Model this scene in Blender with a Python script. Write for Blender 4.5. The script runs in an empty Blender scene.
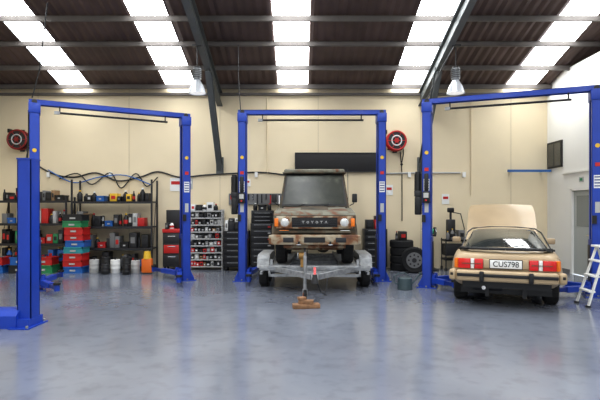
import bpy, bmesh, math, random
from mathutils import Vector, Matrix, Euler
random.seed(7)
R=math.radians
SC=bpy.context.scene
# ---------------------------------------------------------------- materials
MATS={}
def mat(name,col,rough=0.5,metal=0.0,var=0.0,scale=6.0,emit=0.0,bump=0.0,coat=0.0,spec=None):
    if name in MATS: return MATS[name]
    m=bpy.data.materials.new(name); m.use_nodes=True
    nt=m.node_tree; b=nt.nodes['Principled BSDF']
    c=(col[0],col[1],col[2],1)
    b.inputs['Base Color'].default_value=c
    b.inputs['Roughness'].default_value=rough
    b.inputs['Metallic'].default_value=metal
    if coat: b.inputs['Coat Weight'].default_value=coat; b.inputs['Coat Roughness'].default_value=0.08
    if emit:
        b.inputs['Emission Color'].default_value=c; b.inputs['Emission Strength'].default_value=emit
    if var>0 or bump>0:
        tc=nt.nodes.new('ShaderNodeTexCoord'); n=nt.nodes.new('ShaderNodeTexNoise')
        n.inputs['Scale'].default_value=scale; n.inputs['Detail'].default_value=6
        nt.links.new(tc.outputs['Object'],n.inputs['Vector'])
        if var>0:
            r=nt.nodes.new('ShaderNodeValToRGB'); 
            r.color_ramp.elements[0].position=0.3; r.color_ramp.elements[1].position=0.7
            r.color_ramp.elements[0].color=[max(0,x*(1-var)) for x in col]+[1]
            r.color_ramp.elements[1].color=[min(1,x*(1+var*0.6)) for x in col]+[1]
            nt.links.new(n.outputs['Fac'],r.inputs['Fac']); nt.links.new(r.outputs['Color'],b.inputs['Base Color'])
        if bump>0:
            bp=nt.nodes.new('ShaderNodeBump'); bp.inputs['Strength'].default_value=bump; bp.inputs['Distance'].default_value=0.02
            nt.links.new(n.outputs['Fac'],bp.inputs['Height']); nt.links.new(bp.outputs['Normal'],b.inputs['Normal'])
    MATS[name]=m; return m
def rampmat(name,stops,scale,rough=0.6,metal=0,detail=8,distort=0.6,zs=1.0):
    m=bpy.data.materials.new(name); m.use_nodes=True; nt=m.node_tree; b=nt.nodes['Principled BSDF']
    tc=nt.nodes.new('ShaderNodeTexCoord'); mp=nt.nodes.new('ShaderNodeMapping'); n=nt.nodes.new('ShaderNodeTexNoise')
    mp.inputs['Scale'].default_value=(1,1,zs)
    n.inputs['Scale'].default_value=scale; n.inputs['Detail'].default_value=detail; n.inputs['Distortion'].default_value=distort
    nt.links.new(tc.outputs['Object'],mp.inputs['Vector']); nt.links.new(mp.outputs['Vector'],n.inputs['Vector'])
    r=nt.nodes.new('ShaderNodeValToRGB'); e=r.color_ramp.elements
    for i,(p,c) in enumerate(stops):
        if i<2: el=e[i]; el.position=p
        else: el=e.new(p)
        el.color=list(c)+[1]
    nt.links.new(n.outputs['Fac'],r.inputs['Fac']); nt.links.new(r.outputs['Color'],b.inputs['Base Color'])
    b.inputs['Roughness'].default_value=rough; b.inputs['Metallic'].default_value=metal
    MATS[name]=m; return m

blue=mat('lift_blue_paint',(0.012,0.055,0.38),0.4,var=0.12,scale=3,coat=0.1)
blued=mat('lift_blue_dark',(0.01,0.03,0.2),0.4)  # darker blue for carriages, inner arms and label stripes
black=mat('black_plastic',(0.012,0.012,0.013),0.45)
dark=mat('dark_grey_metal',(0.035,0.035,0.038),0.45,0.3)
rubber=mat('tyre_rubber',(0.016,0.016,0.017),0.8,var=0.3,scale=20)
grey=mat('mid_grey_paint',(0.2,0.2,0.2),0.5,0.1)
lgrey=mat('light_grey_paint',(0.45,0.45,0.44),0.5)
white=mat('white_plastic',(0.75,0.75,0.73),0.4)
red=mat('red_plastic',(0.5,0.022,0.02),0.4)
orange=mat('orange_plastic',(0.7,0.16,0.02),0.4)
yellow=mat('yellow_plastic',(0.7,0.45,0.04),0.4)
green=mat('green_plastic',(0.03,0.25,0.1),0.4)
binblue=mat('blue_plastic',(0.02,0.13,0.42),0.4)
teal=mat('teal_plastic',(0.04,0.3,0.33),0.4)
brown=mat('cardboard_brown',(0.3,0.19,0.1),0.8,var=0.2)
galv=mat('galvanised_steel',(0.36,0.37,0.38),0.5,0.5,var=0.3,scale=12)
alu=mat('aluminium',(0.75,0.76,0.77),0.3,0.9)
chrome=mat('chrome',(0.8,0.8,0.8),0.12,1.0)
glass=mat('dark_window_glass',(0.03,0.036,0.036),0.05,0.0,coat=0.7)
lens=mat('headlight_lens',(0.6,0.61,0.6),0.12,0.3)
amber=mat('amber_lens',(0.75,0.2,0.02),0.2)
redlens=mat('red_lens',(0.6,0.012,0.012),0.15,coat=0.5)
wood=mat('timber_block',(0.27,0.15,0.08),0.8,var=0.35,scale=14)
steelw=mat('rafter_steel_paint',(0.12,0.13,0.13),0.55,var=0.15,scale=3)
purl=mat('purlin_galvanised',(0.15,0.135,0.125),0.55,0.2,var=0.2,scale=2)

# ---------------------------------------------------------------- builder
class B:
    def __init__(s,name):
        s.name=name; s.bm=bmesh.new(); s.mats=[]
    def mi(s,m):
        if m not in s.mats: s.mats.append(m)
        return s.mats.index(m)
    def add(s,t,m,M=None):
        i=s.mi(m)
        for f in t.faces: f.material_index=i
        if M is not None: bmesh.ops.transform(t,matrix=M,verts=t.verts)
        me=bpy.data.meshes.new('tmp'); t.to_mesh(me); t.free(); s.bm.from_mesh(me); bpy.data.meshes.remove(me)
    def box(s,c,d,m,rot=None,bev=0.0,seg=2):
        t=bmesh.new(); bmesh.ops.create_cube(t,size=1)
        bmesh.ops.scale(t,vec=Vector(d),verts=t.verts)
        if bev>0: bmesh.ops.bevel(t,geom=list(t.edges),offset=min(bev,min(d)*0.45),segments=seg,affect='EDGES',profile=0.5)
        M=Matrix.Translation(Vector(c))
        if rot: M=M@Euler([R(a) for a in rot]).to_matrix().to_4x4()
        s.add(t,m,M)
    def bb(s,a,b,m,bev=0.0):
        s.box([(a[i]+b[i])/2 for i in range(3)],[abs(b[i]-a[i]) for i in range(3)],m,bev=bev)
    def cyl(s,p1,p2,r,m,seg=16,r2=None,cap=True):
        p1=Vector(p1);p2=Vector(p2);v=p2-p1
        t=bmesh.new(); bmesh.ops.create_cone(t,cap_ends=cap,segments=seg,radius1=r,radius2=r if r2 is None else r2,depth=v.length)
        M=Matrix.Translation((p1+p2)/2)@v.to_track_quat('Z','Y').to_matrix().to_4x4()
        s.add(t,m,M)
    def beam(s,p1,p2,w,h,m,bev=0.0):
        p1=Vector(p1);p2=Vector(p2);v=p2-p1
        t=bmesh.new(); bmesh.ops.create_cube(t,size=1); bmesh.ops.scale(t,vec=Vector((w,v.length,h)),verts=t.verts)
        y=v.normalized(); up=Vector((0,0,1)) if abs(y.z)<0.95 else Vector((0,1,0))
        x=y.cross(up).normalized(); z=x.cross(y)
        Mr=Matrix((x,y,z)).transposed().to_4x4()
        s.add(t,m,Matrix.Translation((p1+p2)/2)@Mr)
    def sph(s,c,r,m,sc=(1,1,1),seg=16):
        t=bmesh.new(); bmesh.ops.create_uvsphere(t,u_segments=seg,v_segments=seg//2+2,radius=r)
        s.add(t,m,Matrix.Translation(Vector(c))@Matrix.Diagonal((*sc,1)))
    def tube(s,pts,r,m,seg=8):
        for i in range(len(pts)-1): s.cyl(pts[i],pts[i+1],r,m,seg)
        for p in pts[1:-1]: s.sph(p,r*1.0,m,seg=8)
    def lathe(s,prof,m,M,seg=24):
        t=bmesh.new(); rings=[]
        for r,z in prof:
            rings.append([t.verts.new((r*math.cos(2*math.pi*k/seg),r*math.sin(2*math.pi*k/seg),z)) for k in range(seg)])
        for a,b in zip(rings[:-1],rings[1:]):
            for k in range(seg): t.faces.new((a[k],a[(k+1)%seg],b[(k+1)%seg],b[k]))
        if prof[0][0]>0.001: t.faces.new(rings[0][::-1])
        if prof[-1][0]>0.001: t.faces.new(rings[-1])
        bmesh.ops.recalc_face_normals(t,faces=t.faces)
        s.add(t,m,M)
    def ext(s,prof,x0,x1,m,bev=0.0):
        t=bmesh.new()
        a=[t.verts.new((x0,p[0],p[1])) for p in prof]; b=[t.verts.new((x1,p[0],p[1])) for p in prof]
        t.faces.new(a); t.faces.new(b[::-1]); n=len(prof)
        for k in range(n): t.faces.new((a[k],b[k],b[(k+1)%n],a[(k+1)%n]))
        bmesh.ops.recalc_face_normals(t,faces=t.faces)
        if bev>0:
            bmesh.ops.bevel(t,geom=[e for e in t.edges],offset=bev,segments=2,affect='EDGES',profile=0.5)
        s.add(t,m)
    def poly(s,vs,fs,m):
        t=bmesh.new(); v=[t.verts.new(p) for p in vs]
        for f in fs: t.faces.new([v[i] for i in f])
        bmesh.ops.recalc_face_normals(t,faces=t.faces); s.add(t,m)
    def torus(s,c,axis,Rr,r,m,seg=24,rs=8):
        prof=[(Rr+r*math.cos(2*math.pi*k/rs),r*math.sin(2*math.pi*k/rs)) for k in range(rs+1)]
        t=bmesh.new(); rings=[]
        for q,z in prof[:-1]:
            rings.append([t.verts.new((q*math.cos(2*math.pi*k/seg),q*math.sin(2*math.pi*k/seg),z)) for k in range(seg)])
        for i in range(rs):
            a=rings[i]; b=rings[(i+1)%rs]
            for k in range(seg): t.faces.new((a[k],a[(k+1)%seg],b[(k+1)%seg],b[k]))
        bmesh.ops.recalc_face_normals(t,faces=t.faces)
        s.add(t,m,Matrix.Translation(Vector(c))@Vector(axis).to_track_quat('Z','Y').to_matrix().to_4x4())
    def wheel(s,c,r,w,side,hub=None,rim=0.6):
        M=Matrix.Translation(Vector(c))@Euler((0,R(90),0)).to_matrix().to_4x4()
        h=w/2; rr=r*rim
        s.lathe([(rr,-h*0.8),(r*0.9,-h),(r*0.985,-h*0.8),(r,-h*0.5),(r,h*0.5),(r*0.985,h*0.8),(r*0.9,h),(rr,h*0.8)],rubber,M,28)
        hub=hub or galv
        x=c[0]+side*h*0.82
        s.cyl((x-side*0.02,c[1],c[2]),(x+side*0.005,c[1],c[2]),rr*0.97,hub,24)
        s.torus((x,c[1],c[2]),(1,0,0),rr*0.95,0.012,hub,20,6)
        s.cyl((x,c[1],c[2]),(x+side*0.03,c[1],c[2]),rr*0.3,dark,12)
        for k in range(8):
            a=k*math.pi/4
            s.cyl((x,c[1]+rr*.68*math.cos(a),c[2]+rr*.68*math.sin(a)),(x+side*0.01,c[1]+rr*.68*math.cos(a),c[2]+rr*.68*math.sin(a)),rr*.12,black,8)
        for k in range(24):
            a=k*math.pi/12
            s.box((c[0],c[1]+r*.995*math.cos(a),c[2]+r*.995*math.sin(a)),(w*0.7,0.02,0.012),rubber,rot=(math.degrees(a)+90,0,0))
    def done(s,loc=(0,0,0),rz=0.0,smooth=35):
        me=bpy.data.meshes.new(s.name); s.bm.to_mesh(me); s.bm.free()
        for m in s.mats: me.materials.append(m)
        for p in me.polygons: p.use_smooth=True
        me.set_sharp_from_angle(angle=R(smooth))
        o=bpy.data.objects.new(s.name,me); SC.collection.objects.link(o)
        o.location=loc; o.rotation_euler=(0,0,R(rz)); return o

# ---------------------------------------------------------------- room
BY=13.2; XL=-9.0; XR=6.8; FY=-3.0; RIDGE=3.0
def roofz(y): 
    return 4.95+0.294*(BY-y) if y>=RIDGE else 4.95+0.294*(BY-RIDGE)-0.294*(RIDGE-y)
def floor_mat():
    m=bpy.data.materials.new('epoxy_floor'); m.use_nodes=True; nt=m.node_tree; b=nt.nodes['Principled BSDF']; L=nt.links
    tc=nt.nodes.new('ShaderNodeTexCoord')
    n1=nt.nodes.new('ShaderNodeTexNoise'); n1.inputs['Scale'].default_value=0.7; n1.inputs['Detail'].default_value=8; n1.inputs['Distortion'].default_value=0.8
    n2=nt.nodes.new('ShaderNodeTexNoise'); n2.inputs['Scale'].default_value=5; n2.inputs['Detail'].default_value=10
    for n in (n1,n2): L.new(tc.outputs['Object'],n.inputs['Vector'])
    r1=nt.nodes.new('ShaderNodeValToRGB'); e=r1.color_ramp.elements
    e[0].position=0.3; e[0].color=(0.155,0.168,0.205,1); e[1].position=0.68; e[1].color=(0.195,0.21,0.25,1)
    L.new(n1.outputs['Fac'],r1.inputs['Fac'])
    r2=nt.nodes.new('ShaderNodeValToRGB'); e=r2.color_ramp.elements
    e[0].position=0.3; e[0].color=(0.85,0.85,0.85,1); e[1].position=0.5; e[1].color=(1,1,1,1)
    L.new(n2.outputs['Fac'],r2.inputs['Fac'])
    mx=nt.nodes.new('ShaderNodeMix'); mx.data_type='RGBA'; mx.blend_type='MULTIPLY'; mx.inputs['Factor'].default_value=1
    L.new(r1.outputs['Color'],mx.inputs['A']); L.new(r2.outputs['Color'],mx.inputs['B']); L.new(mx.outputs['Result'],b.inputs['Base Color'])
    mr=nt.nodes.new('ShaderNodeMapRange'); mr.inputs['To Min'].default_value=0.08; mr.inputs['To Max'].default_value=0.26
    L.new(n1.outputs['Fac'],mr.inputs['Value']); L.new(mr.outputs['Result'],b.inputs['Roughness'])
    return m
fm=floor_mat()
b=B('floor'); b.bb((XL,FY,-0.1),(XR,BY,0),fm); b.done()
b=B('ground_outside'); b.bb((-30,-30,-0.14),(30,FY-0.01,-0.04),mat('asphalt',(0.3,0.3,0.29),0.9,var=0.2)); b.done()
cream=mat('cream_wall_paint',(0.74,0.64,0.46),0.7,var=0.05,scale=0.7)
whitew=mat('white_wall_paint',(0.8,0.79,0.75),0.7,var=0.04,scale=0.8)
b=B('wall_back'); b.bb((XL-.2,BY,0),(XR+.2,BY+0.2,roofz(BY)+.05),cream)
for x in (-7.2,-4.7,-2.2,0.5,3.32,5.8): b.bb((x-.006,BY-0.004,0),(x+.006,BY,4.95),mat('panel_joint',(0.5,0.43,0.3),0.8))
b.done()
b=B('wall_left'); b.ext([(FY,0),(BY,0),(BY,roofz(BY)),(RIDGE,roofz(RIDGE)),(FY,roofz(FY))],XL-.2,XL,cream); b.done()
b=B('wall_right'); b.bb((XR,FY,0),(XR+.15,11.12,5.2),whitew); b.done()
b=B('wall_right_rear'); b.bb((XR,12.08,0),(XR+.15,BY,5.2),whitew); b.done()
b=B('wall_right_header'); b.bb((XR,11.12,2.14),(XR+.15,12.08,5.2),whitew); b.done()
b=B('wall_right_cladding'); b.ext([(FY,5.2),(BY,5.2),(RIDGE,roofz(RIDGE)),(FY,roofz(FY))],XR+2.6,XR+2.8,mat('dark_cladding',(0.07,0.05,0.045),0.7)); b.done()
b=B('ceiling_office'); b.bb((XR+.15,FY,5.1),(XR+2.6,BY,5.2),whitew); b.done()
b=B('wall_office'); b.bb((XR+2.0,10.0,0),(XR+2.1,BY,2.6),lgrey); b.done()
b=B('door_1')
tr=mat('door_frame_paint',(0.75,0.74,0.7),0.5)
b.bb((XR+.0,11.12,0),(XR+.14,11.18,2.14),tr); b.bb((XR+.0,12.02,0),(XR+.14,12.08,2.14),tr); b.bb((XR+.0,11.12,2.08),(XR+.14,12.08,2.14),tr)
dg=mat('door_grey',(0.42,0.44,0.42),0.5)
b.bb((XR+.06,11.18,0.01),(XR+.11,12.02,2.08),dg)
b.bb((XR+.055,11.3,1.2),(XR+.06,11.9,1.95),mat('door_glass_pane',(0.25,0.27,0.26),0.1))
b.cyl((XR+.06,11.27,1.0),(XR+.0,11.27,1.0),0.02,chrome); b.bb((XR+.005,11.25,.985),(XR+.02,11.4,1.015),chrome)
b.done()
b=B('door_sign'); b.bb((XR-.012,11.5,2.28),(XR-.001,11.68,2.4),lgrey); b.bb((XR-.016,11.54,2.31),(XR-.012,11.64,2.37),green); b.done()
b=B('window_1'); b.bb((XR-.03,12.42,2.72),(XR-.001,13.15,3.42),black); b.bb((XR-.035,12.47,2.77),(XR-.03,12.78,3.37),glass); b.bb((XR-.035,12.81,2.77),(XR-.03,13.1,3.37),glass); b.done()
b=B('trim_1'); b.bb((XR-.03,FY,2.52),(XR-.001,12.4,2.56),tr); b.done()
b=B('baseboard_right'); b.bb((XR-.015,12.09,0),(XR-.001,BY,0.1),grey); b.bb((XR-.015,FY,0),(XR-.001,11.1,0.1),grey); b.done()
b=B('wall_front')
b.bb((XL-.2,FY-.2,5.4),(XR+2.8,FY,roofz(FY)),cream)
for x0,x1 in ((XL-.2,-7.8),(-1.8,-1.3),(5.6,XR+.2)): b.bb((x0,FY-.2,0),(x1,FY,5.4),cream)
b.done()
ceil=mat('brown_roof_cladding',(0.12,0.08,0.07),0.6,var=0.3,scale=1.2)
sky=mat('translucent_skylight',(0.95,0.98,1.0),0.5,emit=12.5)
SX=[-6.1,-3.24,-0.19,2.9,6.0]; SWd=0.40
edges=[XL-.3]+[v for x in SX for v in (x-SWd,x+SWd)]+[XR+2.9]
t=B('ceiling')
for i in range(0,len(edges),2):
    x0,x1=edges[i],edges[i+1]; n=int((x1-x0)/0.045)
    for (ya,yb) in ((BY+.1,RIDGE),(RIDGE,FY-.2)):
        vs=[];fs=[]
        for k in range(n+1):
            x=x0+(x1-x0)*k/n; dz=0.02*math.cos(x*2*math.pi/0.2)
            vs+= [(x,ya,roofz(ya)+dz),(x,yb,roofz(yb)+dz),]
        for k in range(n): fs.append((2*k,2*k+1,2*k+3,2*k+2))
        t.poly(vs,fs,ceil)
t.done()
for i,x in enumerate(SX):
    b=B('skylight_%d'%(i+1))
    for (ya,yb) in ((BY+.0,RIDGE),(RIDGE,FY)):
        b.poly([(x-SWd,ya,roofz(ya)),(x+SWd,ya,roofz(ya)),(x+SWd,yb,roofz(yb)),(x-SWd,yb,roofz(yb))],[(0,1,2,3)],sky)
    b.done()
b=B('roof_purlins')
ys=[12.95,12.1,11.15,10.3,9.45,8.5,7.5,6.5,5.5,4.5,3.4,2.0,0.8,-0.4,-1.6,-2.7]
for y in ys:
    z=roofz(y)-0.025
    b.bb((XL,y-.004,z-.12),(XR+2.6,y+.004,z-0.005),purl); b.bb((XL,y-.004,z-.12),(XR+2.6,y+.05,z-.112),purl); b.bb((XL,y-.004,z-.02),(XR+2.6,y+.05,z-.012),purl)
b.done()
for x in (-2.2,3.32,-8.7):
    b=B('roof_rafter')
    def rz_(y): return roofz(y)-0.15
    for (ya,yb) in ((BY-.02,RIDGE),(RIDGE,FY+.02)):
        b.ext([(ya,rz_(ya)),(yb,rz_(yb)),(yb,rz_(yb)-.34),(ya,rz_(ya)-.34)],x-.012,x+.012,steelw)
        for dz in (0,-.34):
            b.ext([(ya,rz_(ya)+dz),(yb,rz_(yb)+dz),(yb,rz_(yb)+dz-.02),(ya,rz_(ya)+dz-.02)],x-.075,x+.075,steelw)
    ya=11.5; za=rz_(ya)-.32
    b.beam((x,ya,za),(x,BY-.03,2.75),.02,.18,steelw)
    b.beam((x,ya-.07,za-.08),(x,BY-.10,2.67),.13,.02,steelw); b.beam((x,ya+.07,za+.06),(x,BY-.01,2.88),.13,.02,steelw)
    b.bb((x-.1,BY-.03,2.6),(x+.1,BY-.002,3.05),steelw)
    b.done()
b=B('eave_beam'); b.bb((XL,BY-.1,4.74),(XR+.0,BY-.01,4.80),purl); b.done()

# ---------------------------------------------------------------- lifts
def column(b,x,H,s,power=False,arms=None,label=True):
    w=0.18; d=0.28
    b.bb((x-s*w/2,-d/2,0.02),(x-s*w/2+s*.012,d/2,H),blue)
    for y in (-d/2,d/2-.012): b.bb((x-w/2,y,0.02),(x+w/2,y+.012,H),blue)
    for y in (-d/2,d/2-.07): b.bb((x+s*w/2-s*.012,y,0.02),(x+s*w/2,y+.07,H),blue)
    b.bb((x-.2,-.22,0),(x+.2,.22,0.02),blue)
    for q in ((-.17,-.19),(-.17,.19),(.17,-.19),(.17,.19),(0,-.2)): b.cyl((x+q[0],q[1],.02),(x+q[0],q[1],.05),.018,galv,8)
    for sy in (-1,1): b.poly([(x-s*.09,sy*.14,.02),(x-s*.19,sy*.14,.02),(x-s*.09,sy*.14,.22),(x-s*.09,sy*.13,.02),(x-s*.19,sy*.13,.02),(x-s*.09,sy*.13,.22)],[(0,1,2),(3,4,5),(0,1,4,3),(1,2,5,4)],blue)
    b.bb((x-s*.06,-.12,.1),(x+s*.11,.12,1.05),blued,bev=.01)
    b.bb((x+s*.1,-.16,.08),(x+s*.19,.16,.24),blue,bev=.01)
    b.bb((x+s*.09,-.09,.3),(x+s*.12,.09,.95),black)
    b.cyl((x+s*.02,0,1.05),(x+s*.02,0,H-.3),.03,chrome,12)
    for (ang,ln) in (arms or []):
        sy=1 if math.sin(R(ang))>0 else -1
        p=Vector((x+s*.15,sy*.13,.16)); dr=Vector((math.cos(R(ang)),math.sin(R(ang)),0))
        b.cyl(p+Vector((0,0,-.1)),p+Vector((0,0,.12)),.045,blue,14)
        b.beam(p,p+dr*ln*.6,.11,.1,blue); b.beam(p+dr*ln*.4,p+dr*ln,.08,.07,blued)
        e=p+dr*ln; b.cyl(e+Vector((0,0,-.06)),e+Vector((0,0,.06)),.05,blue,14); b.cyl(e+Vector((0,0,.05)),e+Vector((0,0,.09)),.065,black,16)
    if label:
        b.bb((x-s*.092-.002,-.05,1.6),(x-s*.092+.002,.05,2.2),white)
        b.bb((x-.06,-d/2-.003,2.0),(x+.06,-d/2-.001,2.24),white)
        b.bb((x-.04,-d/2-.005,1.55),(x+.04,-d/2-.003,1.75),lgrey); b.bb((x-.04,-d/2-.006,2.4),(x+.04,-d/2-.002,2.47),red)
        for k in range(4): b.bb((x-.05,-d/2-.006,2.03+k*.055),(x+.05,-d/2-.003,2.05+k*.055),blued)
        b.cyl((x,-d/2-.004,2.78),(x,-d/2,2.78),.04,yellow,20)
    b.bb((x-.09,-d/2-.05,1.35),(x-.02,-d/2,1.5),black)
    if power:
        xo=x-s*.09
        b.bb((xo-s*.03,-.12,1.7),(xo,.12,2.35),dark); b.cyl((xo-s*.1,0,2.0),(xo-s*.1,0,2.35),.075,black,18)
        b.cyl((xo-s*.1,0,2.35),(xo-s*.1,0,2.4),.06,dark,18)
        b.bb((xo-s*.17,-.08,1.88),(xo-s*.03,.08,2.0),dark,bev=.01); b.bb((xo-s*.16,-.09,1.5),(xo-s*.03,.09,1.88),black,bev=.02)
        b.bb((x-.07,-d/2-.1,1.75),(x+.07,-d/2,1.98),black,bev=.01); b.bb((x-.05,-d/2-.104,1.85),(x+.05,-d/2-.1,1.95),lgrey); b.cyl((x,-d/2-.1,1.8),(x,-d/2-.12,1.8),.02,red,12)
        b.bb((x-s*.04,-d/2-.08,1.98),(x+s*.04,-d/2,2.35),black,bev=.02)
        b.tube([(xo-s*.08,.05,2.0),(xo-s*.05,.18,2.3),(xo-s*.02,.18,3.0),(xo-s*.02,.16,H-.1)],.012,black)
def lift(c,rz,W,H,powerside,armsL,armsR):
    b=B('two_post_car_lift')
    column(b,-W/2,H,1,powerside<0,armsL); column(b,W/2,H,-1,powerside>0,armsR)
    b.bb((-W/2-.1,-.08,H-.02),(W/2+.1,-.07,H+.08),blue); b.bb((-W/2-.1,.07,H-.02),(W/2+.1,.08,H+.08),blue); b.bb((-W/2-.1,-.08,H+.07),(W/2+.1,.08,H+.08),blue)
    for x in (-W/2,W/2):
        b.bb((x-.105,-.155,H-.2),(x+.105,.155,H+.0),blue,bev=.008)
        b.cyl((x,-.09,H+.03),(x,.09,H+.03),.05,dark,16)
    b.cyl((-W/2+.4,0,H-.14),(W/2-.4,0,H-.14),.022,black,12)
    for x in (-W/2+.45,W/2-.45): b.bb((x-.012,-.012,H-.14),(x+.012,.012,H),dark)
    b.bb((-W/2+.35,-.03,H-.17),(-W/2+.45,.03,H-.11),galv)
    return b.done((c[0],c[1],0),rz)
lift((0.27,10.9),0,3.14,3.78,-1,[(84,1.0),(-84,.7)],[(96,1.0),(-96,.7)])
lift((-3.97,10.3),27.7,3.02,3.72,-1,[(70,1.0),(-75,.9)],[(110,1.0),(-105,.9)])
lift((4.07,9.45),-21.3,3.04,3.82,-1,[(38,.6),(-45,.6)],[(142,.6),(-143,.85)])
b=B('short_post_car_lift')
for x,s in ((-3.76,-1),(-6.7,1)):
    h=.095
    b.bb((x-h,-.11,.02),(x+h,-.1,2.3),blue); b.bb((x-h,.1,.02),(x+h,.11,2.3),blue); b.bb((x-s*h,-.11,.02),(x-s*h+s*.012,.11,2.3),blue)
    b.bb((x-.1,-.12,2.29),(x+.1,.12,2.31),blue)
    for y in (-.11,.06): b.bb((x+s*h-s*.01,y,.02),(x+s*h,y+.05,2.3),blue)
    b.cyl((x,0,.2),(x,0,2.28),.03,galv,12)
    b.ext([(-.25,.0),(.25,.0),(.25,.015),(-.25,.015)],x-.14,x+.14,blue)
    x0,x1=sorted((x+s*.06,x+s*.9))
    b.ext([(-.2,.0),(.2,.0),(.2,.17),(.1,.24),(-.1,.24),(-.2,.17)],x0,x1,blue)
    b.ext([(-.18,.0),(.18,.0),(.18,.12),(-.18,.12)],x-.1,x+.1,blue)
    b.bb((x+s*.06,-.09,.3),(x+s*.12,.09,.75),blued)
    for yy in (-.22,.22): b.cyl((x+.1,yy,.015),(x+.1,yy,.045),.02,galv,8)
b.bb((-6.0,-.2,0),(-4.6,.2,.06),blue)
b.done((0,6.65,0))

# ---------------------------------------------------------------- trailer + 4x4
TX,TY,TR=0.25,8.1,-1.5
b=B('car_trailer')
winch=mat('winch_drum_ochre',(.3,.17,.05),.6)
for s in (-1,1):
    b.beam((s*.06,0.15,.45),(s*.82,1.35,.45),.06,.09,galv)
    b.bb((s*.82-.03,1.3,.38),(s*.82+.03,4.5,.48),galv)
    b.bb((s*.9,1.2,.48),(s*.48,4.5,.5),galv)
    b.bb((s*.9,1.2,.5),(s*.88,4.5,.54),galv); b.bb((s*.5,1.2,.5),(s*.48,4.5,.53),galv)
    for y in (2.05,2.8):
        b.wheel((s*1.06,y,.30),.30,.18,s,white,.62)
    prof=[(1.66,.42),(1.70,.60),(1.84,.68),(3.01,.68),(3.15,.60),(3.19,.42),(3.16,.42),(3.12,.59),(3.0,.655),(1.85,.655),(1.73,.59),(1.69,.42)]
    b.ext(prof,s*.93,s*1.17,galv)
    b.ext([(1.66,.42),(1.70,.60),(1.84,.68),(3.01,.68),(3.15,.60),(3.19,.42),(3.0,.52),(1.85,.52)],s*.92,s*.93,galv)
    b.beam((s*.84,1.25,.5),(s*.84,1.25,.64),.05,.05,galv)
    b.box((s*.98,1.28,.47),(.1,.02,.06),orange)
    b.beam((s*1.05,1.3,.36),(s*1.05,2.0,.36),.05,.05,galv)
for y in (1.33,2.0,2.7,3.4,4.1,4.47): b.bb((-.82,y-.03,.38),(.82,y+.03,.46),galv)
b.cyl((-1.0,2.05,.3),(1.0,2.05,.3),.03,dark); b.cyl((-1.0,2.8,.3),(1.0,2.8,.3),.03,dark)
b.bb((-1.08,1.22,.42),(1.08,1.28,.52),galv,bev=.008); b.bb((-.9,1.23,.30),(.9,1.27,.35),galv)
for x in (-.88,-.3,.3,.88): b.bb((x-.02,1.23,.3),(x+.02,1.27,.45),galv)
b.bb((-.06,-.12,.4),(.06,.3,.5),galv,bev=.01); b.cyl((0,-.1,.38),(0,-.1,.52),.07,dark,14,.04); b.beam((0,.0,.5),(0,.22,.6),.04,.02,red)
b.beam((0,.85,.45),(0,1.3,.45),.06,.08,galv); b.beam((-.35,.7,.45),(.35,.7,.45),.05,.06,galv)
b.bb((-.27,1.1,.5),(-.19,1.18,.78),winch); b.cyl((-.30,1.12,.72),(-.16,1.12,.72),.06,winch,16); b.cyl((-.31,1.12,.72),(-.33,1.12,.72),.075,galv,16); b.beam((-.14,1.12,.72),(-.14,1.0,.84),.015,.015,dark)
jx=-.17
b.cyl((jx,.3,.2),(jx,.3,.8),.03,galv,12); b.cyl((jx,.3,.8),(jx,.3,.88),.02,galv,10); b.beam((jx,.3,.88),(jx,.16,.88),.015,.015,galv); b.cyl((jx,.16,.88),(jx,.16,.95),.014,black,8)
b.wheel((jx,.27,.105),.105,.06,-1,orange,.55); b.bb((jx-.045,.25,.1),(jx+.045,.29,.22),galv); b.bb((jx,.27,.42),(-.02,.33,.48),galv)
b.tube([(.03,.05,.4),(.1,.1,.2),(.18,.3,.12),(.22,.6,.25),(.25,.75,.42)],.012,dark)
b.done((TX,TY,0),TR)
b=B('timber_block'); b.box((-.05,0,.035),(.44,.16,.07),wood,rot=(0,0,10),bev=.006); b.box((-.05,.0,.10),(.24,.12,.06),wood,rot=(0,0,-8),bev=.006); b.box((-.12,.0,.155),(.12,.1,.05),wood,rot=(0,0,30),bev=.004); b.done((TX-.1,7.85,0))

rust=rampmat('rusty_faded_paint',[(0.30,(0.045,0.024,0.014)),(0.40,(0.14,0.06,0.028)),(0.46,(0.125,0.115,0.085)),(0.56,(0.185,0.18,0.14)),(0.64,(0.15,0.145,0.115)),(0.76,(0.26,0.235,0.18))],2.6,0.7,detail=12)
rustd=rampmat('dark_moss_paint',[(0.3,(0.025,0.022,0.014)),(0.45,(0.055,0.05,0.035)),(0.53,(0.08,0.05,0.028)),(0.68,(0.12,0.11,0.08))],4.0,0.75,detail=12)
rustl=rampmat('rusty_cream_bumper',[(0.34,(0.09,0.035,0.018)),(0.46,(0.22,0.10,0.045)),(0.53,(0.31,0.25,0.17)),(0.68,(0.42,0.38,0.30))],4.0,0.65,detail=12)
reflglass=rampmat('windscreen_painted_reflection',[(0.35,(0.02,0.022,0.018)),(0.55,(0.045,0.048,0.038)),(0.74,(0.12,0.12,0.095))],2.5,0.25)  # dark windscreen with a grey-green reflection painted into its colour
b=B('rusty_four_wheel_drive')
def sideprof(ztopf):
    pts=[(0.12,.62)]
    def arc(cy,r):
        return [(cy-r*math.cos(a),.36+max(0.14,r*math.sin(a))) for a in [k*math.pi/12 for k in range(13)]]
    pts+= [(.3,.55)]+arc(.78,.43)[1:-1]+[(1.3,.5),(2.5,.5)]+arc(2.98,.43)[1:-1]+[(3.45,.55),(3.48,.62)]
    pts+= ztopf
    return pts
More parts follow.
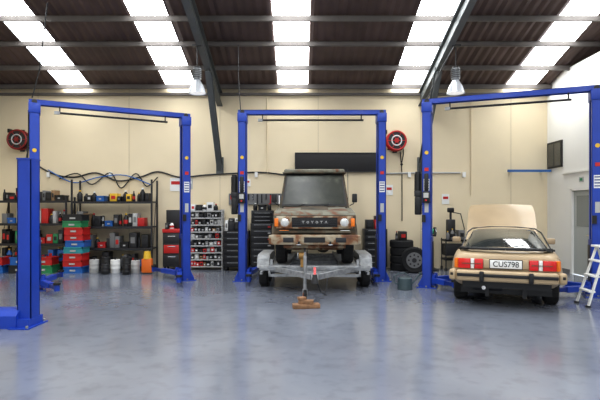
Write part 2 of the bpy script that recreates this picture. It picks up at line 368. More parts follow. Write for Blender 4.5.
for s in (-1,1):
    b.ext(sideprof([(3.48,1.15),(1.25,1.15),(1.2,1.1),(.16,1.02),(.1,.95)]),s*.60,s*.80,rust)
    for cy in (.78,2.98):
        out=[(cy-.47*math.cos(a),.36+.47*math.sin(a)) for a in [R(8+k*164/12) for k in range(13)]]
        inn=[(cy-.42*math.cos(a),.36+.42*math.sin(a)) for a in [R(8+k*164/12) for k in range(13)]][::-1]
        b.ext(out+inn,s*.79,s*.86,rustd)
    b.wheel((s*.68,.78,.36),.36,.22,s,lgrey,.55); b.wheel((s*.68,2.98,.36),.36,.22,s,lgrey,.55)
    b.bb((s*.8,1.4,.62),(s*.806,1.415,1.13),black); b.bb((s*.8,2.4,.62),(s*.806,2.415,1.13),black); b.bb((s*.8,2.2,.95),(s*.825,2.33,.98),dark)
    b.tube([(s*.78,1.38,1.2),(s*.86,1.3,1.24),(s*.88,1.3,1.38)],.01,black)
    b.box((s*.88,1.29,1.36),(.11,.05,.19),black,bev=.02); b.box((s*.88,1.318,1.36),(.09,.004,.16),chrome)
    b.bb((s*.66,3.47,.8),(s*.78,3.5,1.0),redlens)
b.ext([(.12,.62),(.12,.98),(.2,1.06),(1.22,1.14),(1.3,1.15),(3.48,1.15),(3.48,.6),(1.4,.55)],-.62,.62,rust)
b.ext([(.1,1.0),(.16,1.055),(.24,1.085),(1.2,1.165),(1.2,1.12),(.2,1.04),(.1,.97)],-.66,.66,rust,bev=.008)
b.ext([(.35,1.09),(.5,1.115),(1.2,1.18),(1.2,1.15),(.35,1.07)],-.28,.28,rustd)
for s in (-1,1): b.ext([(.14,1.0),(.22,1.045),(1.25,1.15),(1.25,1.08),(.14,.95)],s*.66,s*.80,rust,bev=.01)
b.bb((-.80,.08,.62),(.80,.13,1.0),rustd,bev=.01)
b.bb((-.74,.05,.74),(.74,.085,.98),rustl,bev=.01)
b.bb((-.44,.035,.76),(.44,.06,.96),black,bev=.005)
for k in range(5): b.bb((-.43,.022,.775+k*.042),(.43,.04,.785+k*.042),dark)
b.bb((-.46,.02,.955),(.46,.05,.975),rustl); b.bb((-.46,.02,.745),(.46,.05,.765),rustl)
b.bb((-.28,.015,.835),(.28,.025,.895),dark)
for i,x in enumerate((-.22,-.13,-.045,.045,.13,.22)):
    m=lgrey
    if i in (0,4): b.bb((x-.026,.008,.881),(x+.026,.016,.89),m); b.bb((x-.005,.008,.842),(x+.005,.016,.885),m)
    elif i in (1,3): b.torus((x,.014,.865),(0,1,0),.019,.005,m,16,6)
    elif i==2: b.beam((x-.022,.012,.89),(x,.012,.865),.01,.008,m); b.beam((x+.022,.012,.89),(x,.012,.865),.01,.008,m); b.bb((x-.005,.008,.842),(x+.005,.016,.867),m)
    else: b.beam((x-.022,.012,.842),(x,.012,.89),.01,.008,m); b.beam((x+.022,.012,.842),(x,.012,.89),.01,.008,m)
for s in (-1,1):
    b.torus((s*.575,.04,.86),(0,1,0),.092,.014,rustl,24,8)
    b.cyl((s*.575,.075,.86),(s*.575,.03,.86),.085,lens,24); b.sph((s*.575,.035,.86),.083,lens,(1,.3,1))
    b.bb((s*.70,.03,.78),(s*.775,.09,.94),amber,bev=.01)
    b.bb((s*.50,.03,.66),(s*.68,.07,.71),amber if s<0 else lens,bev=.006)
b.box((0,-.02,.53),(1.66,.12,.19),rustl,bev=.02)
for s in (-1,1):
    b.box((s*.79,.1,.53),(.12,.28,.18),rustl,rot=(0,0,s*18),bev=.02)
    b.box((s*.5,-.085,.53),(.2,.02,.09),dark,bev=.005); b.cyl((s*.3,-.08,.42),(s*.3,-.08,.50),.02,dark)
    b.torus((s*.3,-.11,.44),(0,0,1),.035,.012,galv,14,6)
b.bb((-.2,-.09,.48),(.2,-.08,.58),black); b.bb((-.7,.02,.66),(.7,.06,.70),rustd)
# lower valance, steering rod and leaf springs hanging under the front
b.bb((-.6,.06,.36),(.6,.1,.44),rustl,bev=.01)
for s in (-1,1):
    b.bb((s*.40,-.0,.42),(s*.5,3.3,.54),dark); b.beam((s*.45,.3,.38),(s*.45,1.25,.38),.07,.04,dark); b.beam((s*.45,.0,.5),(s*.45,.3,.36),.06,.04,rustl)
b.cyl((-.6,.78,.36),(.6,.78,.36),.05,rustd); b.sph((.18,.78,.36),.15,rustd); b.cyl((-.6,2.98,.36),(.6,2.98,.36),.05,dark); b.sph((0,2.98,.36),.15,dark)
b.bb((-.35,.4,.4),(.35,1.4,.6),dark); b.cyl((-.6,.65,.3),(.6,.65,.3),.018,rustl)
zb,zt=1.15,1.94; yb0,yt0,yb1,yt1=1.25,1.62,3.46,3.38; wb,wt=.76,.66
V=[(-wb,yb0,zb),(wb,yb0,zb),(wb,yb1,zb),(-wb,yb1,zb),(-wt,yt0,zt),(wt,yt0,zt),(wt,yt1,zt),(-wt,yt1,zt)]
b.poly(V,[(0,1,5,4),(1,2,6,5),(2,3,7,6),(3,0,4,7),(4,5,6,7),(0,1,2,3)],rustd)
def quad_on(a,bb_,c,d,u0,u1,v0,v1,off,m):
    a,bb_,c,d=map(Vector,(a,bb_,c,d))
    f=lambda u,v:(a*(1-u)+bb_*u)*(1-v)+(d*(1-u)+c*u)*v
    n=(bb_-a).cross(d-a).normalized()*off
    q=[f(u0,v0),f(u1,v0),f(u1,v1),f(u0,v1)]
    vs=[tuple(p+n) for p in q]+[tuple(p-n) for p in q]
    b.poly(vs,[(0,1,2,3),(7,6,5,4),(0,1,5,4),(1,2,6,5),(2,3,7,6),(3,0,4,7)],m)
quad_on(V[0],V[1],V[5],V[4],.03,.97,.05,.95,.012,black)
quad_on(V[0],V[1],V[5],V[4],.055,.945,.09,.91,.018,reflglass)
for (p,q,r_,t_) in ((V[1],V[2],V[6],V[5]),(V[3],V[0],V[4],V[7])):
    fl=(p is V[3])
    for (u0,u1) in ((.06,.47),(.53,.95)):
        if fl: u0,u1=1-u1,1-u0
        quad_on(p,q,r_,t_,u0,u1,.12,.9,.008,glass)
quad_on(V[2],V[3],V[7],V[6],.1,.9,.15,.88,.008,glass)
b.box((0,2.48,1.97),(1.36,1.9,.10),rust,bev=.04,seg=3); b.box((0,2.48,1.935),(1.42,1.94,.03),rustd,bev=.008)
for x in (-.35,.2): b.beam((x,1.24,1.19),(x+.35,1.33,1.30),.012,.012,black)
b.bb((-.7,1.17,1.14),(.7,1.26,1.17),black)
b.cyl((.74,1.3,1.1),(.74,1.45,2.0),.006,dark,6)
lc=b.done((TX+.03+.0,TY+1.12,.5),TR)

# ---------------------------------------------------------------- gold coupe
gold=mat('gold_beige_paint',(0.44,0.335,0.21),0.45,0.05,coat=0.2,var=.08,scale=2)
goldd=mat('gold_beige_shut_line',(0.12,0.08,0.04),0.6)
def loft(stations,m):
    t=bmesh.new(); rings=[[t.verts.new(p) for p in st] for st in stations]
    n=len(rings[0])
    for a,c in zip(rings[:-1],rings[1:]):
        for k in range(n): t.faces.new((a[k],a[(k+1)%n],c[(k+1)%n],c[k]))
    t.faces.new(rings[0][::-1]); t.faces.new(rings[-1])
    bmesh.ops.recalc_face_normals(t,faces=t.faces)
    return t
def st(y,z0,ws,wm,zm,wb,zb,wt,zt):
    h=[(ws,z0),(wm,zm-.12),(wm,zm+.04),(wb,zb),(wt,zt-.005),(wt*.5,zt+.006)]
    return [(x,y,z) for x,z in h]+[(0,y,zt+.01)]+[(-x,y,z) for x,z in h[::-1]]+[(0,y,z0)]
S=[st(0.0,.46,.66,.74,.60,.72,.80,.60,.84),
   st(0.05,.42,.70,.79,.60,.765,.84,.64,.885),
   st(0.2,.30,.74,.845,.60,.80,.88,.66,.93),
   st(0.55,.22,.76,.868,.60,.81,.90,.68,.95),
   st(1.2,.20,.76,.865,.60,.80,.90,.68,.94),
   st(2.3,.20,.76,.84,.60,.78,.90,.68,.93),
   st(2.8,.20,.76,.855,.60,.78,.88,.66,.92),
   st(3.4,.22,.76,.86,.58,.77,.80,.62,.83),
   st(3.95,.26,.70,.81,.54,.74,.68,.60,.71),
   st(4.15,.32,.62,.73,.50,.68,.60,.56,.62),
   st(4.2,.36,.58,.68,.50,.64,.56,.5,.57)]
t=loft(S,gold)
me=bpy.data.meshes.new('lower'); t.to_mesh(me); t.free(); me.materials.append(gold)
lo=bpy.data.objects.new('lower',me); SC.collection.objects.link(lo)
md=lo.modifiers.new('s','SUBSURF'); md.levels=2; md.render_levels=2
cut=B('cut')
for y in (.85,3.3):
    for s in (-1,1): cut.cyl((s*.55,y,.31),(s*1.0,y,.31),.335,black,32)
co=cut.done()
md=lo.modifiers.new('b','BOOLEAN'); md.operation='DIFFERENCE'; md.object=co; md.solver='EXACT'
bpy.context.view_layer.update()
dg_=bpy.context.evaluated_depsgraph_get(); me2=bpy.data.meshes.new_from_object(lo.evaluated_get(dg_))
bpy.data.objects.remove(lo); bpy.data.objects.remove(co)
b=B('gold_hatchback_coupe')
tt=bmesh.new(); tt.from_mesh(me2); b.add(tt,gold)
for s in (-1,1):
    for y in (.85,3.3): b.wheel((s*.725,y,.31),.31,.22,s,galv,.64)
    b.bb((s*.5,.5,.3),(s*.56,1.2,.75),black)
G=[(.22,.66,.905,.62,.93),(.34,.69,.905,.63,.97),(.6,.70,.905,.60,1.06),(1.0,.71,.905,.56,1.17),(1.4,.71,.905,.53,1.245),(1.6,.71,.905,.52,1.265),(1.95,.71,.905,.52,1.28),(2.2,.71,.905,.52,1.265),(2.3,.71,.905,.53,1.245),(2.95,.70,.90,.62,.93)]
def ring(g):
    y,wb_,zb_,wt_,zt_=g
    h=[(wb_,zb_-.05),(wb_,zb_),(wt_,zt_-.035),(wt_*.85,zt_-.01),(wt_*.45,zt_+.005)]
    return [(x,y,z) for x,z in h]+[(0,y,zt_+.01)]+[(-x,y,z) for x,z in h[::-1]]
rings=[ring(g) for g in G]; n=len(rings[0])
for i in range(len(rings)-1):
    for k in range(n-1):
        a,c=rings[i],rings[i+1]
        m=gold
        if 1<=i<=3: m=glass if k not in (0,n-2) else gold
        elif i==8: m=glass if k not in (0,1,n-3,n-2) else gold
        elif i in (5,6,7) and k in (1,n-3): m=glass
        b.poly([a[k],a[k+1],c[k+1],c[k]],[(0,1,2,3)],m)
bmesh.ops.remove_doubles(b.bm,verts=b.bm.verts,dist=0.0003)
P=[(-.70,.33,.945),(-.55,.16,.955),(-.25,.10,.96),(0,.085,.96),(.25,.10,.96),(.55,.16,.955),(.70,.33,.945)]
for i in range(len(P)-1): b.beam(P[i],P[i+1],.10,.03,black)
b.tube([(x,y+.02,z+.01) for x,y,z in P],.02,black,10)
b.tube([(-.705,.34,.92),(-.62,1.2,1.19),(-.545,1.58,1.25)],.012,black); b.tube([(.705,.34,.92),(.62,1.2,1.19),(.545,1.58,1.25)],.012,black)
b.tube([(-.54,1.6,1.245),(-.25,1.6,1.275),(.25,1.6,1.275),(.54,1.6,1.245)],.012,black)
b.beam((0,.34,1.0),(.3,.5,1.06),.014,.012,black)
b.bb((-.70,-.02,.655),(.70,.03,.665),goldd)
b.bb((-.335,-.035,.66),(.335,.03,.80),gold,bev=.01)
for s in (-1,1):
    b.bb((s*.34,-.045,.645),(s*.47,.03,.805),redlens,bev=.008)
    b.bb((s*.475,-.045,.645),(s*.53,.04,.805),white,bev=.008)
    b.box((s*.625,.0,.725),(.19,.07,.16),redlens,rot=(0,0,s*10),bev=.008)
    b.box((s*.735,.045,.725),(.06,.10,.16),amber,rot=(0,0,s*35),bev=.008)
    b.box((s*.52,-.05,.728),(.30,.008,.01),goldd)
b.bb((-.235,-.05,.665),(.235,-.04,.795),white,bev=.003); b.bb((-.245,-.045,.655),(.245,-.035,.805),black)
b.box((0,-.05,.535),(1.50,.16,.18),gold,bev=.04,seg=3)
for s in (-1,1): b.box((s*.775,.10,.535),(.12,.36,.18),gold,rot=(0,0,s*14),bev=.04,seg=3)
b.box((0,-.135,.55),(1.48,.03,.05),black,bev=.01)
for s in (-1,1): b.box((s*.36,-.15,.535),(.07,.05,.16),black,bev=.015); b.box((s*.8,.02,.55),(.05,.2,.05),black,rot=(0,0,s*14),bev=.01)
b.bb((-.66,.02,.33),(.66,.1,.46),black); b.bb((-.7,.3,.2),(.7,3.9,.3),black)
b.cyl((-.33,-.04,.34),(-.33,.4,.34),.032,chrome,14); b.cyl((-.5,.25,.34),(-.05,.25,.34),.09,dark,16)
for s in (-1,1): b.bb((s*.25,.1,.18),(s*.31,.14,.34),black)
b.cyl((-.6,.85,.305),(.6,.85,.305),.04,dark)
for s in (-1,1): b.box((s*.90,2.45,.97),(.17,.09,.12),gold,bev=.03)
def bl(u,v,dz=0):
    a=R(41); L=1.2*v
    wd=.72-.02*v-.04*max(0,v-.8)*5
    return (u*wd, 2.88+L*math.cos(a), .95+L*math.sin(a)+.05*(1-u*u)*(1-.5*v)+dz-.06*max(0,v-.85)*3)
vs=[];fs=[];nu,nv=10,8
for dz in (0,-.025):
    for j in range(nv+1):
        for i in range(nu+1): vs.append(bl(-1+2*i/nu,j/nv,dz))
N=(nu+1)*(nv+1)
for j in range(nv):
    for i in range(nu):
        a=j*(nu+1)+i; fs.append((a,a+1,a+nu+2,a+nu+1)); fs.append((N+a,N+a+nu+1,N+a+nu+2,N+a+1))
for i in range(nu): fs.append((i,i+1,N+i+1,N+i)); q=nv*(nu+1)+i; fs.append((q,q+1,N+q+1,N+q))
for j in range(nv): q=j*(nu+1); fs.append((q,q+nu+1,N+q+nu+1,N+q)); q+=nu; fs.append((q,q+nu+1,N+q+nu+1,N+q))
b.poly(vs,fs,gold)
for s in (-1,1): b.cyl((s*.58,3.3,.78),(s*.6,3.55,1.48),.012,dark,8)
b.bb((-.5,3.0,.5),(.5,3.8,.86),black)
CP=(3.30,7.7); CRZ=-21.5
car=b.done((CP[0],CP[1],0),CRZ,40)
cu=bpy.data.curves.new('plate_characters','FONT'); cu.body='CUS798'; cu.size=.125; cu.align_x='CENTER'; cu.align_y='CENTER'; cu.extrude=.001
to=bpy.data.objects.new('plate_characters',cu); SC.collection.objects.link(to); cu.materials.append(black)
to.parent=car; to.location=(0,-.053,.728); to.rotation_euler=(R(90),0,0); to.scale=(.92,1,1)

# ---------------------------------------------------------------- shelving & clutter
def shelving(x0,x1,yf,yk,zs,top,name='steel_shelving_unit'):
    b=B(name)
    for x in (x0,x1):
        for y in (yf,yk): b.bb((x-.02,y-.02,0),(x+.02,y+.02,top),dark)
        b.beam((x,yf,.1),(x,yk,top-.1),.012,.012,dark)
    for z in zs:
        b.bb((x0,yf,z-.04),(x1,yk,z),dark); b.bb((x0,yf-.012,z-.06),(x1,yf,z),dark)
    b.done()
def bottle(b,x,y,z,r,h,m,cap):
    b.lathe([(r*.92,0),(r,h*.04),(r,h*.62),(r*.45,h*.82),(r*.38,h*.9)],m,Matrix.Translation((x,y,z)),12)
    b.cyl((x,y,z+h*.88),(x,y,z+h),r*.42,cap,10); b.cyl((x,y,z+h*.2),(x,y,z+h*.5),r*1.02,random.choice([grey,dark,red,m,m,m]),12)
def carton(b,x,y,z,w,d,h,m):
    b.box((x,y,z+h/2),(w,d,h),m,bev=.004); b.box((x,y-d/2-.002,z+h*.5),(w*.6,.003,h*.4),random.choice([lgrey,grey,dark,dark,red]))
def tub(b,x,y,z,w,d,h,m):
    b.box((x,y,z+.01),(w*.9,d*.9,.02),m)
    for s in (-1,1):
        b.box((x+s*w*.47,y,z+h/2),(.015,d,h),m,rot=(0,s*4,0)); b.box((x,y+s*d*.47,z+h/2),(w,.015,h),m)
    b.box((x,y-d*.5,z+h-.01),(w+.03,.03,.03),m); b.box((x,y+d*.5,z+h-.01),(w+.03,.03,.03),m)
    for s in (-1,1): b.box((x+s*w*.5,y,z+h-.01),(.03,d+.03,.03),m)
    b.box((x,y-d*.5-.008,z+h*.45),(w*.3,.004,h*.25),lgrey)
def drum(b,x,y,z,r,h,m):
    b.lathe([(r*.95,0),(r,.01),(r,h*.33),(r*1.03,h*.35),(r,h*.37),(r,h*.64),(r*1.03,h*.66),(r,h*.68),(r,h-.01),(r*.9,h)],m,Matrix.Translation((x,y,z)),18)
    b.cyl((x,y,z+h),(x,y,z+h+.03),r*.2,black,10)
    b.torus((x,y,z+h*.95),(0,1,.0),r*.6,.006,dark,12,5)
def fill(b,x0,x1,z,hmax,pal,y=12.85,dens=1.0,big=0):
    x=x0+.03
    while x<x1-.06:
        k=random.random(); w=random.uniform(.07,.2)
        if x+w>x1: break
        if k<.42-.15*big:
            h=random.uniform(.18+.06*big,max(.2,min(.36,hmax))); bottle(b,x+w*.4,y+random.uniform(-.1,.05),z,min(.07,w*.42),h,random.choice(pal),random.choice([red,black,dark,yellow,white])); w=max(.1,w*.75)
        elif k<.88: 
            h=random.uniform(.12+.1*big,max(.14,min(.34+.06*big,hmax))); carton(b,x+w/2,y,z,w*.97,.3,h,random.choice(pal))
            if big and random.random()<.5 and h<.25: carton(b,x+w/2,y,z+h,w*.8,.25,.1,random.choice(pal))
        elif x+.24<x1: tub(b,x+.12,y,z,.2,.32,.14,random.choice([red,binblue,black,black])); w=.24
        x+=w+random.uniform(0,.03)/dens
shelving(-7.95,-6.15,12.62,13.1,[.25,.72,1.25,1.85],1.95)
shelving(-6.0,-3.9,12.62,13.1,[.12,.6,1.17,1.83],2.4)
b=B('shelf_supplies')
pal=[black,dark,black,dark,grey,black,brown,black,lgrey,dark,red]
pal2=[black,black,dark,dark,binblue,grey,dark,brown]
fill(b,-7.92,-6.2,1.85,.36,pal2,dens=2); fill(b,-7.92,-6.2,1.25,.5,pal,big=1,dens=3); fill(b,-7.92,-6.2,.72,.42,pal+[red,green],big=1,dens=3); fill(b,-7.92,-6.2,.25,.38,[red,binblue,dark,dark,grey],big=1,dens=3)
fill(b,-5.95,-3.95,1.83,.4,[black,black,black,dark,yellow,black,red],dens=2); fill(b,-5.95,-3.95,1.17,.55,pal,big=1,dens=3); fill(b,-5.95,-3.95,.6,.48,[grey,black,dark,dark,brown],big=1,dens=3); fill(b,-5.95,-3.95,.12,.4,[black,dark,grey,dark],big=1,dens=3)
b.done()
b=B('stacked_parts_bins'); cols=[binblue,red,red,teal,binblue,red,red,green,dark]
for k,m in enumerate(cols): tub(b,-5.72+random.uniform(-.04,.04),12.3,.0+k*.165,.48,.42,.165,m); carton(b,-5.72,12.3,.03+k*.165,.36,.3,.1,dark)
b.done()
b=B('floor_storage_crates')
for x,m,m2 in ((-7.75,binblue,red),(-7.1,dark,binblue),(-6.5,green,red)):
    tub(b,x,12.3,0,.5,.4,.2,m); tub(b,x,12.3,.2,.46,.36,.2,m2); fill(b,x-.2,x+.2,.25,.2,[black,dark,grey],y=12.3)
b.done()
b=B('fluid_drums')
for x,y,r,h,m in ((-5.25,12.25,.12,.34,lgrey),(-4.97,12.3,.13,.4,black),(-4.7,12.22,.12,.34,white),(-4.43,12.3,.12,.38,black),(-4.18,12.2,.11,.32,lgrey),(-4.85,11.95,.1,.26,dark),(-4.3,11.9,.1,.25,black)): drum(b,x,y,0,r,h,m)
b.done()
b=B('yellow_jerry_can'); b.box((0,0,.2),(.26,.16,.36),orange,bev=.03); b.cyl((0,0,.37),(0,0,.56),.1,yellow,16,.08); b.tube([(-.08,0,.56),(-.08,0,.62),(.06,0,.62),(.06,0,.56)],.012,black); b.done((-3.85,12.1,0))
b=B('parts_washer_cabinet')
b.box((0,0,.55),(.48,.4,.9),dark,bev=.015); b.box((0,-.01,1.05),(.5,.42,.1),red,bev=.015); b.box((0,.14,1.35),(.46,.08,.5),dark,bev=.01)
for k in range(3): b.box((0,-.205,.3+k*.27),(.42,.012,.22),(dark,red,dark)[k],bev=.004); b.box((0,-.218,.37+k*.27),(.2,.012,.02),chrome)
for s in (-1,1): b.cyl((s*.19,-.15,0),(s*.19,-.15,.1),.03,black); b.cyl((s*.19,.15,0),(s*.19,.15,.1),.03,black)
fill(b,-.2,.2,1.1,.25,[red,white,dark],y=-.08)
b.done((-3.38,12.85,0))
b=B('small_parts_rack')
for sx in (-1,1):
    for sy in (-1,1): b.bb((sx*.44-.015,sy*.15-.015,0),(sx*.44+.015,sy*.15+.015,1.62),lgrey)
for i in range(9):
    z=.1+i*.185; b.bb((-.44,-.15,z-.015),(.44,.15,z),lgrey); b.bb((-.44,-.155,z-.03),(.44,-.15,z+.005),lgrey)
    if i<8:
        x=-.4
        while x<.36:
            w=random.uniform(.06,.12); h=random.uniform(.07,.14)
            if x+w>.42: break
            m=random.choice([dark,lgrey,grey,black,grey,red,dark,grey,brown,black,red])
            b.box((x+w/2,-.03,z+h/2),(w*.93,.22,h),m,bev=.004); b.box((x+w/2,-.142,z+h*.5),(w*.5,.004,h*.4),random.choice([white,lgrey,dark]))
            x+=w+random.uniform(0,.02)
b.bb((-.44,.14,.05),(.44,.15,1.6),grey)
fill(b,-.42,.42,1.58,.25,[dark,black,grey,white],y=0)
b.done((-2.52,12.95,0))
def chest(name,w,h,m,fr,rows):
    b=B(name); b.box((0,0,h/2+.1),(w,.45,h),m,bev=.012)
    for k in range(rows):
        z=.1+h*(k+.5)/rows; hh=h/rows*.85
        b.box((0,-.232,z),(w*.92,.014,hh),fr,bev=.004); b.box((0,-.25,z+hh*.28),(w*.7,.02,.012),galv)
        b.box((w*.3,-.241,z-hh*.1),(w*.12,.004,hh*.25),lgrey if k%2 else red)
    for sx in (-1,1):
        for sy in (-1,1): b.cyl((sx*w*.4-.02,sy*.16,.05),(sx*w*.4+.02,sy*.16,.05),.05,black,12)
    return b
b=chest('tool_chest',.66,.95,dark,black,6); fill(b,-.33,.33,1.05,.3,[red,dark,black,white],y=0,big=1); b.done((-1.68,12.8,0))
b=chest('tool_chest',.62,1.15,black,dark,7)
b.box((0,.0,1.42),(.58,.4,.34),dark,bev=.01)
for k in range(3): b.box((0,-.206,1.3+k*.1),(.52,.01,.08),black,bev=.003); b.box((0,-.216,1.32+k*.1),(.4,.01,.012),galv)
fill(b,-.28,.28,1.59,.2,[dark,black,grey],y=0)
b.done((-1.0,12.9,0))
b=chest('tool_chest',.6,1.0,dark,black,6); fill(b,-.28,.28,1.1,.3,[red,dark,black,grey],y=0,big=1); b.done((2.0,12.85,0))
blkboard=mat('black_board',(.014,.013,.014),.6)
b=B('black_wall_board'); b.bb((-.14,13.12,2.64),(2.32,13.19,3.17),blkboard,bev=.006)
b.bb((-.14,13.11,2.64),(2.32,13.12,2.66),dark); b.bb((-.14,13.11,3.15),(2.32,13.12,3.17),dark)
for x in (-.13,2.30): b.bb((x-.01,13.11,2.64),(x+.01,13.12,3.17),dark)
b.done()
b=B('tool_pegboard'); b.bb((-1.95,13.14,1.75),(-.2,13.19,2.05),grey)
for k in range(14):
    x=-1.9+k*.12; h=random.uniform(.1,.24); b.bb((x,13.1,2.0-h),(x+.03,13.14,2.0),random.choice([chrome,dark,red,black])); b.cyl((x+.015,13.12,2.0),(x+.015,13.12,2.03),.02,dark,8)
b.done()
b=B('notice_sheets')
for x,z,w,h,m in ((-3.42,2.3,.3,.36,white),(-3.05,2.32,.2,.3,lgrey),(-1.5,2.35,.28,.2,white),(2.45,2.15,.2,.28,white),(4.0,1.9,.2,.28,white)): b.bb((x-w/2,13.185,z-h/2),(x+w/2,13.198,z+h/2),m); b.bb((x-w/2+.03,13.183,z),(x+w/2-.03,13.186,z+h*.25),red if m is white else white)
b.done()
b=B('tyre_stack')
for k in range(4):
    M=Matrix.Translation((random.uniform(-.02,.02),0,.1+k*.2)); r=.31
    b.lathe([(r*.6,-.08),(r*.92,-.1),(r,-.07),(r,.07),(r*.92,.1),(r*.6,.08),(r*.55,0),(r*.6,-.08)],rubber,M,28)
fill(b,-.22,.22,.8,.3,[black,dark,grey],y=0,big=1)
b.done((2.72,12.8,0))
b=B('leaning_wheel'); b.wheel((0,0,.33),.33,.2,-1,grey,.6); o=b.done((2.9,12.2,0.0),80)
b=B('tool_trolley')
b.box((0,0,.3),(.6,.42,.04),black); b.box((0,0,.8),(.6,.42,.05),black); b.box((0,0,.55),(.54,.38,.3),dark,bev=.01)
for sx in (-1,1):
    for sy in (-1,1): b.cyl((sx*.28,sy*.19,.08),(sx*.28,sy*.19,.85),.015,dark,8); b.cyl((sx*.28-.02,sy*.19,.05),(sx*.28+.02,sy*.19,.05),.05,black,12)
fill(b,-.28,.28,.825,.3,[black,dark,grey],y=0); b.bb((-.2,-.1,.82),(.0,.1,1.35),dark,bev=.02); b.cyl((-.1,0,1.35),(-.1,0,1.6),.03,dark); b.box((-.1,0,1.6),(.16,.12,.12),black,bev=.02)
b.tube([(-.1,0,1.55),(.15,-.05,1.5),(.25,-.05,1.1),(.2,0,.9)],.012,black)
b.done((4.1,12.75,0))
b=B('bench_grinder_stand'); b.cyl((0,0,.02),(0,0,.9),.05,dark); b.box((0,0,.02),(.4,.4,.04),dark); b.box((0,0,.92),(.3,.22,.04),dark); b.cyl((-.1,0,1.03),(.1,0,1.03),.08,green,18)
for s in (-1,1): b.cyl((s*.13,0,1.03),(s*.17,0,1.03),.1,grey,20); b.cyl((s*.1,0,1.03),(s*.2,0,1.03),.015,chrome,8); b.box((s*.15,.02,1.09),(.06,.16,.1),dark,bev=.02)
b.done((3.45,12.8,0))
b=B('waste_oil_drum'); drum(b,0,0,0,.22,.75,dark); b.cyl((0,0,.78),(0,0,.98),.05,black,14,.16); b.done((4.75,12.75,0))
def reel(x,z,m,hub):
    b=B('wall_hose_reel'); b.bb((-.06,-.02,-.3),(.06,0,.3),dark); b.bb((-.2,-.03,-.22),(.2,0,-.18),dark)
    b.cyl((0,0,0),(0,-.3,0),.05,dark)
    for y in (-.08,-.27): b.cyl((0,y,0),(0,y-.012,0),.26,m if y>-.1 else dark,32); b.torus((0,y-.006,0),(0,1,0),.25,.026,m,32,8)
    for k in range(4): b.torus((0,-.10-k*.04,0),(0,1,0),.2,.022,black,28,6)
    b.torus((0,-.29,0),(0,1,0),.13,.018,hub,24,6); b.cyl((0,-.285,0),(0,-.31,0),.06,m,16)
    for k in range(6):
        a=k*math.pi/3; b.beam((.06*math.cos(a),-.29,.06*math.sin(a)),(.25*math.cos(a),-.29,.25*math.sin(a)),.02,.015,m)
    b.tube([(.2,-.15,-.1),(.21,-.15,-.35),(.16,-.15,-.6)],.014,black); b.sph((.16,-.15,-.63),.035,black)
    b.bb((-.3,-.2,.2),(-.24,-.05,.3),black)
    b.done((x,13.19,z))
reel(-7.62,3.5,mat('reel_maroon',(0.22,0.015,0.015),.4),lgrey); reel(2.6,3.47,red,white)
def lamp(x,y):
    b=B('high_bay_lamp'); zt_=roofz(y)-.45
    b.cyl((0,0,4.72),(0,0,zt_),.012,dark,8); b.bb((-.1,-.05,zt_-.06),(.1,.05,zt_-.02),dark)
    gb=mat('lamp_gear_box',(.25,.26,.27),.4,.3)
    b.cyl((0,0,4.48),(0,0,4.72),.09,gb,18); b.cyl((0,0,4.72),(0,0,4.76),.07,dark,18)
    for k in range(5): b.cyl((0,0,4.52+k*.04),(0,0,4.528+k*.04),.11,dark,18)
    sh=mat('lamp_reflector',(.6,.62,.65),.3,.4)
    b.lathe([(.06,4.48),(.09,4.42),(.15,4.32),(.185,4.2),(.2,4.17),(.18,4.2),(.14,4.32),(.08,4.41),(.05,4.46)],sh,Matrix.Identity(4),24)
    b.sph((0,0,4.3),.05,white,(1,1,1.4)); b.cyl((0,0,4.18),(0,0,4.185),.175,mat('lamp_diffuser',(.85,.87,.9),.2,emit=.6),24)
    b.done((x,y,0))
lamp(-2.27,10.6); lamp(3.44,10.6)
b=B('blue_wall_rail'); lb=mat('pale_blue_paint',(.04,.14,.38),.5)
b.bb((5.62,12.95,2.63),(6.78,13.01,2.69),lb)
for x in (5.75,6.6): b.bb((x-.02,12.98,2.64),(x+.02,13.19,2.68),lb)
b.done()
def sm(pts,n=6):
    out=[]
    P=[pts[0]]+pts+[pts[-1]]
    for i in range(1,len(P)-2):
        for k in range(n):
            t=k/n; p0,p1,p2,p3=P[i-1],P[i],P[i+1],P[i+2]
            out.append(tuple(.5*((2*p1[j])+(-p0[j]+p2[j])*t+(2*p0[j]-5*p1[j]+4*p2[j]-p3[j])*t*t+(-p0[j]+3*p1[j]-3*p2[j]+p3[j])*t**3) for j in range(2)))
    return out+[pts[-1]]
b=B('airline_and_cables')
pts=[(-7.4,2.95),(-6.8,2.6),(-6.2,2.5),(-5.6,2.62),(-5.0,2.4),(-4.4,2.5),(-3.9,2.65),(-3.3,2.5),(-2.6,2.56),(-1.9,2.6),(-1.0,2.63),(0,2.5)]
b.tube([(x,13.17,z) for x,z in sm(pts)],.02,black)
b.tube([(x,13.15,z) for x,z in sm([(-6.6,2.45),(-6.1,2.6),(-5.7,2.3),(-5.2,2.62),(-4.9,2.2),(-4.5,2.6),(-4.2,2.25),(-3.9,2.5)])],.015,black)
b.tube([(x,13.14,z) for x,z in sm([(-6.9,2.7),(-6.2,2.35),(-5.5,2.5),(-4.8,2.55),(-4.1,2.3)])],.014,binblue)
b.tube([(2.3,13.17,2.6),(3.2,13.17,2.62),(4.4,13.17,2.62)],.022,lgrey)
b.tube([(2.75,13.17,3.2),(2.8,13.17,2.6),(2.8,13.17,1.3)],.012,black); b.tube([(-.9,13.17,4.7),(-.9,13.17,2.6)],.016,cream); b.tube([(4.7,13.17,4.7),(4.7,13.17,2.0)],.014,cream)
for x in (-6.9,-5.2,-3.2,-1.2,3.0,4.5): b.bb((x-.04,13.14,2.5),(x+.04,13.195,2.64),white)
b.done()
b=B('lift_supply_cables')
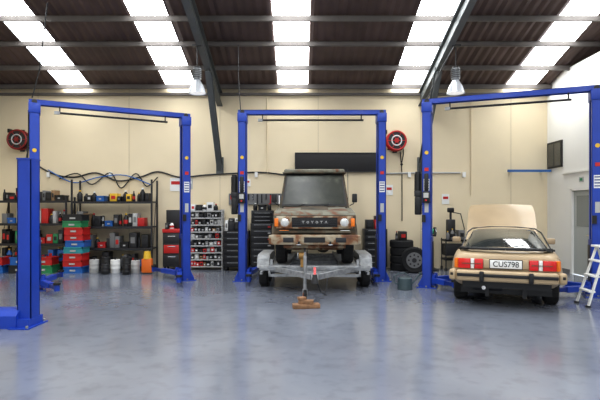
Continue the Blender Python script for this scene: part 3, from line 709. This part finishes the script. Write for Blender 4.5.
b.tube([(-5.3,9.5,3.82),(-5.15,9.5,4.4),(-5.0,9.5,5.7)],.012,black); b.tube([(-1.35,10.9,3.88),(-1.4,10.9,4.6),(-1.4,10.9,5.35)],.01,black); b.tube([(2.65,10.0,3.92),(3.0,10.2,4.6),(3.3,10.3,5.1)],.012,black)
b.done()
b=B('watering_can'); wc=mat('can_grey_green',(0.06,0.09,0.1),.45)
b.lathe([(.14,0),(.15,.01),(.14,.22),(.12,.24)],wc,Matrix.Identity(4),20); b.cyl((0.1,0,.06),(.3,0,.3),.02,wc,10,.014); b.cyl((.29,0,.29),(.33,0,.33),.02,wc,12,.045)
b.tube([(-.13,0,.08),(-.22,0,.14),(-.22,0,.26),(-.12,0,.32),(0,0,.33),(.1,0,.24)],.012,wc); b.done((2.12,9.7,0),0)
b=B('step_ladder')
for y in (-.2,.2):
    yt=y*.75
    b.beam((-.30,y,0.01),(.0,yt,.98),.025,.05,white); b.beam((.30,y,.01),(.02,yt,.96),.02,.04,white)
    b.bb((-.33,y-.03,0),(-.27,y+.03,.03),black); b.bb((.27,y-.03,0),(.33,y+.03,.03),black)
for k,z in enumerate((.25,.5,.75)):
    x=-.30+.30*z/.98; b.box((x,0,z),(.10,.36,.03),white,bev=.004)
b.box((0,0,.99),(.16,.36,.035),white,bev=.006); b.beam((.22,-.19,.27),(.22,.19,.27),.02,.03,white); b.beam((.12,-.17,.6),(.12,.17,.6),.02,.03,white)
for y in (-.18,.18): b.beam((-.14,y,.5),(.15,y,.5),.008,.015,alu)
b.done((5.05,8.05,0),-6)

# ---------------------------------------------------------------- light & camera
w=bpy.data.worlds.new('sky'); SC.world=w; w.use_nodes=True
bg=w.node_tree.nodes['Background']; bg.inputs[0].default_value=(.86,.92,1,1); bg.inputs[1].default_value=1.45
cam=bpy.data.cameras.new('camera'); co=bpy.data.objects.new('camera',cam); SC.collection.objects.link(co)
co.location=(0,0,1.6); co.rotation_euler=(R(90),0,0); cam.sensor_width=36; cam.lens=28.8; cam.shift_y=10/600; cam.clip_end=200
SC.camera=co
SC.view_settings.view_transform='Standard'
SC.view_settings.exposure=0.0
SC.view_settings.gamma=0.86
